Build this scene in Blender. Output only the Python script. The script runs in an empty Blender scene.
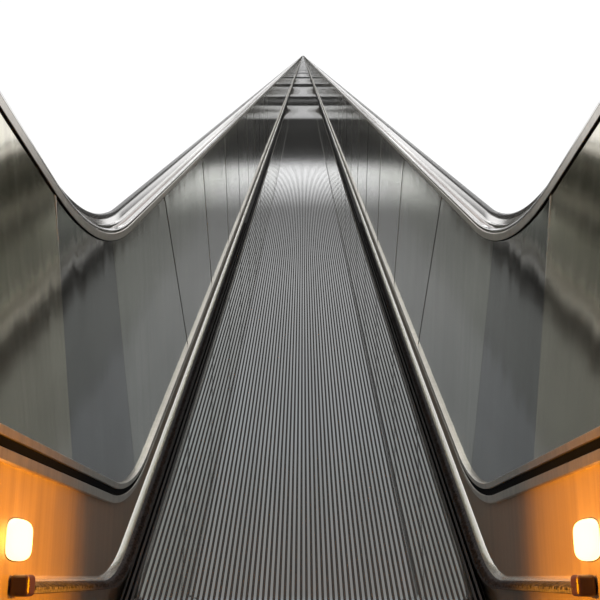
import bpy, bmesh, math, random
from math import sin, cos, tan, radians, pi

sc = bpy.context.scene
col = sc.collection
random.seed(7)

A = radians(30.0)            # pitch of the incline
CA, SA = cos(A), sin(A)
ZC = 0.10                    # eye height above the landing floor
LEN = 1500.0                  # run of the escalator
W = 0.60                     # half width between the steel panels
TOPN = 1.484                 # drop of the skirt line below the eye, square to the incline


# ------------------------------------------------------------------ helpers
def tag(o, label=None, cat=None, group=None, kind=None):
    if label: o['label'] = label
    if cat: o['category'] = cat
    if group: o['group'] = group
    if kind: o['kind'] = kind
    return o

def empty(name, loc):
    o = bpy.data.objects.new(name, None)
    o.empty_display_size = 0.1
    o.location = loc
    col.objects.link(o)
    return o

def mesh_obj(name, verts, faces, mat, parent=None, smooth=False, split=None):
    me = bpy.data.meshes.new(name)
    me.from_pydata([tuple(v) for v in verts], [], faces)
    me.update()
    bm = bmesh.new(); bm.from_mesh(me)
    bmesh.ops.recalc_face_normals(bm, faces=bm.faces)
    bm.to_mesh(me); bm.free()
    if smooth:
        for p in me.polygons: p.use_smooth = True
        if split is not None:
            me.set_sharp_from_angle(angle=radians(split))
    me.materials.append(mat)
    o = bpy.data.objects.new(name, me)
    col.objects.link(o)
    if parent:
        o.parent = parent
        o.location = [-c for c in parent.location]
    return o

def track(h, R=None, y0=1.1, n=None, L=LEN, cols=14, inc=64):
    """(y, z) points of a line lying h above the skirt: level landing, bend, incline.
    n overrides the drop below the eye square to the incline."""
    z = h
    nn = -(TOPN - h) if n is None else n
    if R is None: R = 2.85 - h
    t = (z - nn*CA)/SA
    yc = t*CA - nn*SA
    T = R*tan(A/2)
    pts = []
    for i in range(8):
        pts.append((y0 + (yc - T - y0)*i/8.0, z))
    for i in range(cols+1):
        a = A*i/cols
        pts.append((yc - T + R*sin(a), z + R*(1-cos(a))))
    s0 = T
    for i in range(1, inc+1):
        s = s0 + 0.25*((L/0.25 + 1)**(i/float(inc)) - 1)
        pts.append((yc + s*CA, z + s*SA))
    return [(p[0], p[1] + ZC) for p in pts]

def sweep(name, prof, mat, parent, side=1, closed=True, smooth=True, y0=1.1, L=LEN, split=35, cols=14, inc=64):
    """prof: list of (x outwards from centre, h, n or None, R or None)"""
    lines = []
    for p in prof:
        x, h = p[0], p[1]
        n = p[2] if len(p) > 2 else None
        R = p[3] if len(p) > 3 else None
        yy = p[4] if len(p) > 4 else y0
        lines.append([(side*x, a, b) for a, b in track(h, R, yy, n, L, cols, inc)])
    m = len(lines[0]); k = len(lines)
    verts = [v for l in lines for v in l]
    faces = []
    rng = range(k) if closed else range(k-1)
    for i in rng:
        j = (i+1) % k
        for q in range(m-1):
            faces.append((i*m+q, i*m+q+1, j*m+q+1, j*m+q))
    if closed:
        faces.append(tuple(i*m for i in range(k)))
        faces.append(tuple(i*m+m-1 for i in range(k)))
    return mesh_obj(name, verts, faces, mat, parent, smooth, split)

def interp(line, y):
    for (a, b), (c, d) in zip(line, line[1:]):
        if a <= y <= c:
            return b + (d-b)*(y-a)/(c-a)
    return line[-1][1]

def box(name, x0, x1, y0, y1, z0, z1, mat, parent=None, bev=0.0):
    bm = bmesh.new()
    bmesh.ops.create_cube(bm, size=1.0)
    for v in bm.verts:
        v.co = ((x0+x1)/2 + v.co.x*(x1-x0), (y0+y1)/2 + v.co.y*(y1-y0), (z0+z1)/2 + v.co.z*(z1-z0))
    if bev:
        bmesh.ops.bevel(bm, geom=bm.edges[:], offset=bev, segments=4, profile=0.5, affect='EDGES')
    me = bpy.data.meshes.new(name); bm.to_mesh(me); bm.free()
    me.materials.append(mat)
    o = bpy.data.objects.new(name, me); col.objects.link(o)
    if parent:
        o.parent = parent; o.location = [-c for c in parent.location]
    return o


# ------------------------------------------------------------------ materials
def new_mat(name):
    m = bpy.data.materials.new(name); m.use_nodes = True
    nt = m.node_tree
    b = nt.nodes['Principled BSDF']
    return m, nt, b

def nd(nt, typ, **kw):
    n = nt.nodes.new(typ)
    for k, v in kw.items():
        if k in n.inputs: n.inputs[k].default_value = v
        else: setattr(n, k, v)
    return n

def obj_coords(nt, scale, rot=(0, 0, 0)):
    g = nt.nodes.new('ShaderNodeNewGeometry')
    mp = nt.nodes.new('ShaderNodeMapping')
    mp.vector_type = 'POINT'
    # TEXTURE-free: rotate then scale the true position
    mp.inputs['Rotation'].default_value = rot
    sc_ = nt.nodes.new('ShaderNodeMapping')
    sc_.inputs['Scale'].default_value = scale
    nt.links.new(g.outputs['Position'], mp.inputs['Vector'])
    nt.links.new(mp.outputs['Vector'], sc_.inputs['Vector'])
    return sc_.outputs['Vector']

def ramp(nt, src, stops):
    r = nt.nodes.new('ShaderNodeValToRGB')
    cr = r.color_ramp
    while len(cr.elements) < len(stops): cr.elements.new(0.5)
    for e, (p, c) in zip(cr.elements, stops):
        e.position = p; e.color = (c[0], c[1], c[2], 1)
    nt.links.new(src, r.inputs['Fac'])
    return r.outputs['Color']

def steel(name, base, rough, wav=0.012, streak=0.25, metal=1.0, aniso=0.0, brush_rot=(-A, 0, 0), rvar=0.08, scratch=0.3):
    """brushed stainless sheet; the brushing runs up the panel"""
    m, nt, b = new_mat(name)
    L = nt.links
    v = obj_coords(nt, (1, 38.0, 0.9), brush_rot)
    n1 = nd(nt, 'ShaderNodeTexNoise', Scale=1.0, Detail=5.0, Roughness=0.7)
    L.new(v, n1.inputs['Vector'])
    v2 = obj_coords(nt, (1, 1.0, 1.0))
    n2 = nd(nt, 'ShaderNodeTexNoise', Scale=2.3, Detail=3.0)
    L.new(v2, n2.inputs['Vector'])
    lo = [c*(1-streak) for c in base]; hi = [min(1, c*(1+streak)) for c in base]
    c1 = ramp(nt, n1.outputs['Fac'], [(0.3, lo), (0.7, hi)])
    mix = nt.nodes.new('ShaderNodeMix'); mix.data_type = 'RGBA'; mix.blend_type = 'MULTIPLY'
    mix.inputs['Factor'].default_value = 1.0
    c2 = ramp(nt, n2.outputs['Fac'], [(0.3, (0.82,)*3), (0.75, (1, 1, 1))])
    L.new(c1, mix.inputs['A']); L.new(c2, mix.inputs['B'])
    L.new(mix.outputs['Result'], b.inputs['Base Color'])
    mr = nt.nodes.new('ShaderNodeMapRange')
    mr.inputs['To Min'].default_value = max(0.02, rough-rvar); mr.inputs['To Max'].default_value = rough+rvar
    L.new(n1.outputs['Fac'], mr.inputs['Value'])
    L.new(mr.outputs['Result'], b.inputs['Roughness'])
    b.inputs['Metallic'].default_value = metal
    # soft buckling of the sheet plus the brushing itself
    n3 = nd(nt, 'ShaderNodeTexNoise', Scale=2.6, Detail=1.5)
    v3 = obj_coords(nt, (1, 2.6, 0.55), brush_rot)
    L.new(v3, n3.inputs['Vector'])
    bp = nd(nt, 'ShaderNodeBump', Strength=1.0, Distance=wav)
    L.new(n3.outputs['Fac'], bp.inputs['Height'])
    bp2 = nd(nt, 'ShaderNodeBump', Strength=scratch, Distance=0.0006)
    L.new(n1.outputs['Fac'], bp2.inputs['Height'])
    L.new(bp.outputs['Normal'], bp2.inputs['Normal'])
    L.new(bp2.outputs['Normal'], b.inputs['Normal'])
    if aniso: b.inputs['Anisotropic'].default_value = aniso
    return m

def plain(name, colr, rough=0.5, metal=0.0, noise=0.0, bump=0.0, scale=40.0):
    m, nt, b = new_mat(name)
    b.inputs['Base Color'].default_value = (*colr, 1)
    b.inputs['Roughness'].default_value = rough
    b.inputs['Metallic'].default_value = metal
    if noise or bump:
        v = obj_coords(nt, (1, 1, 1))
        n = nd(nt, 'ShaderNodeTexNoise', Scale=scale, Detail=4.0)
        nt.links.new(v, n.inputs['Vector'])
        if noise:
            c = ramp(nt, n.outputs['Fac'], [(0.3, [k*(1-noise) for k in colr]), (0.7, [min(1, k*(1+noise)) for k in colr])])
            nt.links.new(c, b.inputs['Base Color'])
        if bump:
            bp = nd(nt, 'ShaderNodeBump', Strength=1.0, Distance=bump)
            nt.links.new(n.outputs['Fac'], bp.inputs['Height'])
            nt.links.new(bp.outputs['Normal'], b.inputs['Normal'])
    return m

M_panel = steel('brushed_steel_sheet', (0.80, 0.81, 0.74), 0.085, wav=0.001, rvar=0.03, streak=0.14, scratch=0.12)
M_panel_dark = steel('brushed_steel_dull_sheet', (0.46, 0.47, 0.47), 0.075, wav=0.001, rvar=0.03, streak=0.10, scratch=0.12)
M_panel_warmlit = steel('brushed_steel_warmlit_sheet', (0.92, 0.86, 0.72), 0.09, wav=0.0009, rvar=0.03, streak=0.12, scratch=0.12)  # bright warm reflection on the landing sheets is put into this colour
M_lower = steel('brushed_steel_skirt', (0.42, 0.35, 0.28), 0.42, wav=0.003, metal=0.5, streak=0.15, brush_rot=(0, 0, 0))
M_trim = steel('satin_trim', (0.72, 0.68, 0.62), 0.34, wav=0.001, streak=0.12, brush_rot=(0, 0, 0), rvar=0.04)
M_chrome = plain('polished_chrome', (0.80, 0.78, 0.76), 0.12, 1.0)
M_bronze = plain('brownish_rail', (0.42, 0.36, 0.33), 0.25, 1.0)
M_black = plain('black_gasket', (0.002, 0.0025, 0.004), 0.6)
M_black.node_tree.nodes['Principled BSDF'].inputs['Specular IOR Level'].default_value = 0.03
M_darkrail = plain('dark_glossy_rail', (0.05, 0.045, 0.045), 0.2, 0.3)
M_worn = plain('worn_aluminium', (0.96, 0.93, 0.88), 0.20, 0.7, noise=0.06, bump=0.0002, scale=90)
M_bristle = plain('grey_bristles', (0.075, 0.077, 0.09), 0.8, noise=0.7, scale=120)
M_cap = plain('dark_brown_end_cap', (0.03, 0.010, 0.009), 0.4)
M_valley = plain('groove_shade', (0.145, 0.15, 0.157), 0.9, 0.0)  # matte darker tone, shade between the ribs put into the colour
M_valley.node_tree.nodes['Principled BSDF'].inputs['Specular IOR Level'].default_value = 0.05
M_seam = plain('dull_pale_seam', (0.55, 0.56, 0.53), 0.5, 0.6)
M_gap = plain('dark_joint', (0.10, 0.10, 0.10), 0.6, 0.0)
M_clad = plain('outer_cladding', (0.45, 0.45, 0.46), 0.4, 0.6, noise=0.05, scale=3)
M_floor = plain('speckled_floor', (0.32, 0.31, 0.30), 0.5, noise=0.25, scale=60)
M_comb = plain('comb_metal', (0.35, 0.35, 0.36), 0.35, 1.0)

def belt_mat():
    m, nt, b = new_mat('ribbed_belt_metal')
    L = nt.links
    v = obj_coords(nt, (9.0, 0.5, 0.5), (-A, 0, 0))
    n1 = nd(nt, 'ShaderNodeTexNoise', Scale=1.0, Detail=3.0)
    L.new(v, n1.inputs['Vector'])
    c = ramp(nt, n1.outputs['Fac'], [(0.3, (0.165, 0.172, 0.176)), (0.7, (0.20, 0.208, 0.213))])
    L.new(c, b.inputs['Base Color'])
    b.inputs['Metallic'].default_value = 1.0
    b.inputs['Roughness'].default_value = 0.045
    # far up, a bump wave added so the belt reflects dark and bright bands
    v2 = obj_coords(nt, (1.0, 1.0, 1.0), (-A, 0, 0))
    sx = nt.nodes.new('ShaderNodeSeparateXYZ'); L.new(v2, sx.inputs['Vector'])
    def mth(op, a, b_):
        n = nt.nodes.new('ShaderNodeMath'); n.operation = op
        for k, q in enumerate((a, b_)):
            if q is None: continue
            if isinstance(q, (int, float)): n.inputs[k].default_value = q
            else: L.new(q, n.inputs[k])
        return n.outputs[0]
    per = 19.0
    ph = mth('MULTIPLY', mth('SUBTRACT', sx.outputs['Y'], 37.5), 2*pi/per)
    wv = mth('SINE', ph, None)
    mr = nt.nodes.new('ShaderNodeMapRange'); mr.interpolation_type = 'SMOOTHSTEP'
    mr.inputs['From Min'].default_value = 24; mr.inputs['From Max'].default_value = 34
    L.new(sx.outputs['Y'], mr.inputs['Value'])
    hh = mth('MULTIPLY', wv, mr.outputs['Result'])
    bp = nd(nt, 'ShaderNodeBump', Strength=1.0, Distance=0.085)
    L.new(hh, bp.inputs['Height'])
    L.new(bp.outputs['Normal'], b.inputs['Normal'])
    return m
M_belt = belt_mat()

def lamp_mat():
    m, nt, b = new_mat('glowing_lens')
    b.inputs['Base Color'].default_value = (1, 0.8, 0.5, 1)
    b.inputs['Emission Color'].default_value = (1.0, 0.78, 0.36, 1)
    b.inputs['Emission Strength'].default_value = 2.3
    return m
M_lamp = lamp_mat()


# ------------------------------------------------------------------ balustrades
def sheet(name, lo, up, side, yl0, yl1, yu0, yu1, mat, parent, x=W, xu=W, gap=0.0015, cols=26, th=0.004):
    """one flat steel sheet between a lower and an upper guide line"""
    vs = []
    for k, (ya, yb, line) in enumerate(((yl0+gap, yl1-gap, lo), (yu0+gap, yu1-gap, up))):
        for i in range(cols+1):
            f = i/float(cols)
            if yb - ya > 20: f = f*f
            y = ya + (yb-ya)*f
            vs.append(((x, xu)[k], y, interp(line, y)))
    c = cols+1
    verts = [(side*a, y, z) for a, y, z in vs] + [(side*(a+th), y, z) for a, y, z in vs]
    faces = []
    for i in range(cols):
        faces.append((i, i+1, c+i+1, c+i))
        faces.append((2*c+i, 3*c+i, 3*c+i+1, 2*c+i+1))
        faces.append((i, 2*c+i, 2*c+i+1, i+1))
        faces.append((c+i, c+i+1, 3*c+i+1, 3*c+i))
    faces.append((0, c, 3*c, 2*c)); faces.append((c-1, 2*c-1, 4*c-1, 3*c-1))
    return mesh_obj(name, verts, faces, mat, parent)

Y0 = 1.1
SR = 0.75     # bend radius of the skirt and the belt
BR = 0.35
MR = 1.25     # bend radius of the moulding bands
def build_balustrade(side, label):
    root = empty('balustrade', (side*0.65, Y0, 0.0))
    tag(root, label, 'balustrade')
    # guide lines for the big inner sheets
    lo = track(0.290, MR, Y0, -1.462, cols=24)
    up = track(0.897, None, Y0, None, cols=24)
    joints = [(Y0, Y0), (2.524, 2.20), (3.518, 2.895), (4.95, 3.93), (6.15, 5.35)]
    y = 6.15; d = 1.3
    while len(joints) < 22:
        y += d; joints.append((y, y-0.62)); 
        if len(joints) > 12: d *= 1.25
    end = lo[-1][0]-0.01
    joints = [j for j in joints if j[0] < end-5] + [(end, up[-1][0]-0.01)]
    mats = [M_panel_warmlit, M_panel_dark, M_panel, M_panel]
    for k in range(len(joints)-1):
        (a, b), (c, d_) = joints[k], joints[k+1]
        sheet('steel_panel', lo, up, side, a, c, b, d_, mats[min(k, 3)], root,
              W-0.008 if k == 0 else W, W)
    # pale seam strip covering the joint on the landing
    def seam(yl, yu, w, mat):
        zl, zu = interp(lo, yl), interp(up, yu)
        vs = []
        for xx in (W+0.003, W-0.0015):
            vs += [(side*xx, yl-w, zl), (side*xx, yl+w, zl), (side*xx, yu+w, zu), (side*xx, yu-w, zu)]
        fs = [(0, 1, 2, 3), (4, 7, 6, 5), (0, 4, 5, 1), (1, 5, 6, 2), (2, 6, 7, 3), (3, 7, 4, 0)]
        o = mesh_obj('seam_strip', vs, fs, mat, root)
    seam(2.524, 2.20, 0.0045, M_seam)
    for k, (a, b) in enumerate(joints[3:12]):
        seam(a, b, 0.006+0.0012*k, M_gap if k in (0, 3, 6) else M_seam)
    # backing behind the sheets
    sweep('backing_board', [(W+0.022, 0.90), (W+0.03, 0.90), (W+0.03, -0.30, -1.85, SR), (W+0.022, -0.30, -1.85, SR)], M_black, root, side, y0=Y0+0.003)
    # two satin bands with a black groove, level on the landing, closing up on the skirt line at the incline
    def band(name, z0, z1, n0, n1, xi, mat, dr=0.0):
        sweep(name, [(W+0.004, z1, n1, MR+dr), (xi+0.003, z1, n1, MR+dr), (xi, z1-0.002, n1-0.0006, MR+dr),
                     (xi, z0+0.002, n0+0.0006, MR+dr), (xi+0.003, z0, n0, MR+dr), (W+0.004, z0, n0, MR+dr)], mat, root, side, cols=24)
    band('upper_band', 0.270, 0.291, -1.474, -1.462, W-0.012, M_trim)
    band('black_groove', 0.248, 0.270, -1.482, -1.474, W-0.0095, M_black)
    band('lower_band', 0.222, 0.248, -1.492, -1.482, W-0.012, M_trim)
    # lower sheet between the bands and the brush
    sweep('skirt_panel', [(W, 0.223, -1.491, MR), (W+0.004, 0.223, -1.491, MR), (W+0.004, -0.30, -1.85, SR), (W, -0.30, -1.85, SR)], M_lower, root, side, smooth=False, cols=24)
    # top trim, deck and raised rail
    sweep('top_trim', [(W-0.005, 0.893), (W-0.005, 0.914), (W-0.001, 0.919), (W+0.006, 0.921), (W+0.012, 0.916), (W+0.012, 0.893)], M_trim, root, side)
    sweep('trim_bead', [(W-0.004, 0.917), (W-0.003, 0.924), (W+0.001, 0.929), (W+0.007, 0.931), (W+0.012, 0.927), (W+0.010, 0.917)], M_chrome, root, side)
    sweep('gasket', [(W-0.001, 0.8905), (W-0.003, 0.8905), (W-0.003, 0.894), (W-0.001, 0.894)], M_black, root, side)
    def g(pts):   # rail lines stand a little taller on the landing than on the incline
        return [(W+x, h+0.85*(h-0.92), -(TOPN-h)) for x, h in pts]
    sweep('deck', g([(0.012, 0.90), (0.012, 0.914), (0.016, 0.925), (0.022, 0.930), (0.022, 0.90)]), M_bronze, root, side)
    sweep('handrail_guide', g([(0.020, 0.90), (0.020, 0.930), (0.024, 0.937), (0.028, 0.938), (0.031, 0.932), (0.036, 0.940),
                             (0.042, 0.951), (0.047, 0.952), (0.052, 0.948), (0.052, 0.90)]), M_chrome, root, side)
    sweep('outer_rail', g([(0.046, 0.90), (0.046, 0.955), (0.050, 0.9635), (0.056, 0.966), (0.066, 0.960), (0.074, 0.945), (0.074, 0.90)]), M_darkrail, root, side)
    sweep('outer_cladding', [(W+0.055, 0.905), (W+0.09, 0.905), (W+0.09, -0.098, -2.1), (W+0.055, -0.098, -2.1)], M_clad, root, side, split=20)
    # rounded newel end closing the near end
    bx = box('newel_end', side*(W-0.004) if side > 0 else -(W+0.09), side*(W+0.09) if side > 0 else -(W-0.004),
             Y0-0.05, Y0, 0.002, 0.925+ZC, M_clad, root, 0.012)
    return root

build_balustrade(-1, 'brushed steel escalator balustrade rising along the left side of the ribbed belt')
build_balustrade(1, 'brushed steel escalator balustrade rising along the right side of the ribbed belt')


# ------------------------------------------------------------------ skirt brushes
def build_brush(side, label):
    ye = 2.08
    root = empty('skirt_brush', (side*0.58, ye, ZC))
    tag(root, label, 'brush', 'safety brushes along the skirts')
    kw = dict(y0=ye)
    sweep('holder', [(W, 0.005, -1.566, SR), (W-0.003, 0.004, -1.567, SR), (W-0.018, -0.008, -1.583, SR), (W-0.019, -0.010, -1.585, SR), (W, -0.012, -1.587, SR)], M_worn, root, side, cols=20, **kw)
    # bristle body with a ragged tip
    prof = [(W-0.002, -0.012, -1.587, SR), (W-0.0185, -0.008, -1.583, SR), (W-0.040, -0.020, -1.608, SR), (W-0.040, -0.031, -1.620, SR), (W-0.002, -0.034, -1.624, SR)]
    b = sweep('bristles', prof, M_bristle, root, side, cols=20, L=40, **kw)
    # single tufts where they can be made out
    line = track(-0.019, SR, ye+0.01, -1.599, L=14, cols=60, inc=10)
    # arc-length sampling
    pts = []
    acc = 0.0; step = 0.006
    for (a, b0), (c, d) in zip(line, line[1:]):
        seg = math.hypot(c-a, d-b0)
        while acc < seg:
            f = acc/seg
            pts.append((a+(c-a)*f, b0+(d-b0)*f)); acc += step
        acc -= seg
        if a > 9: break
    vs, fs = [], []
    for (y, z) in pts:
        if y > 9: break
        w = random.uniform(0.0016, 0.003)
        ln = random.uniform(0.019, 0.026)
        dy = random.uniform(-0.005, 0.005)
        k = len(vs)
        xo = W-0.017; xt = xo-ln
        vs += [(side*xo, y-w, z+0.012), (side*xo, y+w, z+0.012), (side*xo, y, z+0.002),
               (side*xt, y-w*0.6+dy, z+0.001), (side*xt, y+w*0.6+dy, z+0.001), (side*xt, y+dy, z-0.006)]
        fs += [(k, k+1, k+4, k+3), (k+1, k+2, k+5, k+4), (k+2, k, k+3, k+5), (k, k+2, k+1), (k+3, k+4, k+5)]
    t = mesh_obj('tufts', vs, fs, M_bristle, root)
    tag(t, kind='stuff')
    xs = sorted((side*(W-0.001), side*(W-0.042)))
    box('end_cap', xs[0], xs[1], ye-0.012, ye+0.045, ZC-0.037, ZC+0.0065, M_cap, root, 0.009)
    return root
build_brush(-1, 'dark bristle brush strip with pale holder along the left skirt')
build_brush(1, 'dark bristle brush strip with pale holder along the right skirt')


# ------------------------------------------------------------------ ribbed belt
def build_belt():
    hw = 0.575
    nrib = 67
    pitch = 2*hw/nrib
    yb = 2.35
    tz, tn = -0.100, -1.662   # rib crests
    bz, bn = tz-0.0016, tn-0.0016   # valleys
    prof = []
    x = -hw
    for i in range(nrib):
        prof += [(x, bz, bn, BR), (x+pitch*0.30, bz, bn, BR), (x+pitch*0.40, tz, tn, BR), (x+pitch*0.90, tz, tn, BR)]
        x += pitch
    prof += [(hw, bz, bn, BR), (hw, bz-0.03, bn-0.03, BR), (-hw, bz-0.03, bn-0.03, BR)]
    o = sweep('escalator_belt', prof, M_belt, None, 1, closed=True, smooth=False, y0=yb, cols=16, inc=56)
    o.data.materials.append(M_valley)      # grooves coloured darker to stand for their shade
    for p in o.data.polygons:              # everything but the flat crests of the ribs
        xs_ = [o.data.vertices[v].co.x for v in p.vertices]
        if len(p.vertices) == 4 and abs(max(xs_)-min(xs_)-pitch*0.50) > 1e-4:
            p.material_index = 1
    p = sweep('light_block_pan', [(-0.595, -0.29, -1.86, SR), (0.595, -0.29, -1.86, SR), (0.595, -0.30, -1.87, SR), (-0.595, -0.30, -1.87, SR)], M_black, None, 1, y0=yb)  # unseen pan added to stop light leaking up beside the belt
    tag(p, kind='structure'); p.name = 'light_block_1'
    tag(o, 'grey ribbed escalator belt running up between the two balustrades', 'escalator belt')
build_belt()

# comb plate at the foot, fixed to the landing
box('comb_plate', -0.575, 0.575, 1.55, 2.345, -0.012, -0.001, M_comb, None, 0.003)
tag(bpy.data.objects['comb_plate'], 'metal comb plate on the landing at the foot of the belt', 'comb plate')


# ------------------------------------------------------------------ landing lamps
def build_lamp(side, label):
    yc, zc = 2.112, ZC+0.077
    root = empty('landing_lamp', (side*W, yc, zc))
    tag(root, label, 'lamp', 'lamps low in the landing panels')
    def pill(name, a, b, d0, d1, mat, rings=6):
        vs, fs = [], []
        N = 48
        def outline(s):
            out = []
            for i in range(N):
                t = 2*pi*i/N
                c, s_ = cos(t), sin(t)
                e = 0.42
                out.append((a*s*math.copysign(abs(c)**0.75, c), b*s*math.copysign(abs(s_)**e, s_)))
            return out
        prof = [(1.0, d0)] + [(cos(q*pi/2/rings)*0.25+0.75 if q < rings else 0.75, d0+(d1-d0)*sin(q*pi/2/rings)) for q in range(rings+1)]
        prof += [(0.4, d1), (0.0001, d1)]
        for s, d in prof:
            for (u, v) in outline(s):
                vs.append((side*(W-d), yc+u, zc+v))
        for r in range(len(prof)-1):
            for i in range(N):
                j = (i+1) % N
                fs.append((r*N+i, r*N+j, (r+1)*N+j, (r+1)*N+i))
        fs.append(tuple(range(N)))
        return mesh_obj(name, vs, fs, mat, root, True, 50)
    pill('bezel', 0.090, 0.045, 0.0005, 0.002, M_trim)
    pill('lens', 0.087, 0.043, 0.001, 0.012, M_lamp)
    # the bulb shines across the landing on to the opposite skirt
    ld = bpy.data.lights.new('lamp_bulb', 'SPOT')
    ld.energy = 170; ld.color = (1.0, 0.33, 0.0); ld.shadow_soft_size = 0.03
    ld.spot_size = radians(64); ld.spot_blend = 1.0
    lo = bpy.data.objects.new('lamp_bulb', ld); col.objects.link(lo)
    lo.parent = root; lo.location = (-side*0.03, 0.0, 0.0)
    lo.rotation_euler = (0, radians(87)*side, 0)
    ld = bpy.data.lights.new('lamp_glow', 'POINT')
    ld.energy = 0.7; ld.color = (1.0, 0.36, 0.04); ld.shadow_soft_size = 0.03
    lo = bpy.data.objects.new('lamp_glow', ld); col.objects.link(lo)
    lo.parent = root; lo.location = (-side*0.08, 0.0, 0.0)
build_lamp(-1, 'glowing oval lamp low in the left landing panel above the brush end')
build_lamp(1, 'glowing oval lamp low in the right landing panel above the brush end')

# ------------------------------------------------------------------ landing floor
f = box('floor', -3.0, 3.0, -3.0, 4.2, -0.20, -0.014, M_floor)
tag(f, kind='structure')


# ------------------------------------------------------------------ surroundings
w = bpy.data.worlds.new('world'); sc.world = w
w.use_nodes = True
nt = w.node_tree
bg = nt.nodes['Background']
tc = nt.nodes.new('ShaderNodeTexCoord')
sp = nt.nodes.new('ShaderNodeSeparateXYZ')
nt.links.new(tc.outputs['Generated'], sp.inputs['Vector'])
# height: white low down, then black and bright strips added for the belt's reflections
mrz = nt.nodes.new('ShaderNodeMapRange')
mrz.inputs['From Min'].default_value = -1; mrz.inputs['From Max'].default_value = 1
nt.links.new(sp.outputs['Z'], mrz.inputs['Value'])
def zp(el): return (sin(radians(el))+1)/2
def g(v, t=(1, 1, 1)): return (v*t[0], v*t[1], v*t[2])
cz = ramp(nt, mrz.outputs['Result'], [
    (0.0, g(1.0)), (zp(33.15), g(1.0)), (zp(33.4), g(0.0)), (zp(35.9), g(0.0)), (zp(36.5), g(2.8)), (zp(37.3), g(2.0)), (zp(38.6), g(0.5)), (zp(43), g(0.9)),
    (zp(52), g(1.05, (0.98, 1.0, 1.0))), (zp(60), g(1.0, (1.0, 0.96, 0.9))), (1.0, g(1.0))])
# behind the viewer: dim hall
mry = nt.nodes.new('ShaderNodeMapRange')
mry.inputs['From Min'].default_value = -0.25; mry.inputs['From Max'].default_value = 0.15
nt.links.new(sp.outputs['Y'], mry.inputs['Value'])
mx = nt.nodes.new('ShaderNodeMix'); mx.data_type = 'RGBA'
mx.inputs['A'].default_value = (0.20, 0.17, 0.14, 1)
nt.links.new(mry.outputs['Result'], mx.inputs['Factor'])
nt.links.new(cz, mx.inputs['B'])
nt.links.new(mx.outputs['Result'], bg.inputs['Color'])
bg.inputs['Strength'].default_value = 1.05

# ------------------------------------------------------------------ camera
cd = bpy.data.cameras.new('camera')
cd.sensor_width = 36.0
cd.lens = 36.0*975.6/600.0
cd.shift_x = -3.0/600.0
cd.clip_end = 4000
cam = bpy.data.objects.new('camera', cd); col.objects.link(cam)
cam.location = (0, 0, ZC)
cam.rotation_euler = (radians(90+15.9), 0, 0)
sc.camera = cam

sc.view_settings.view_transform = 'Standard'
sc.view_settings.look = 'None'
sc.view_settings.gamma = 1.0
sc.view_settings.exposure = 0.0
sc.view_settings.use_curve_mapping = False
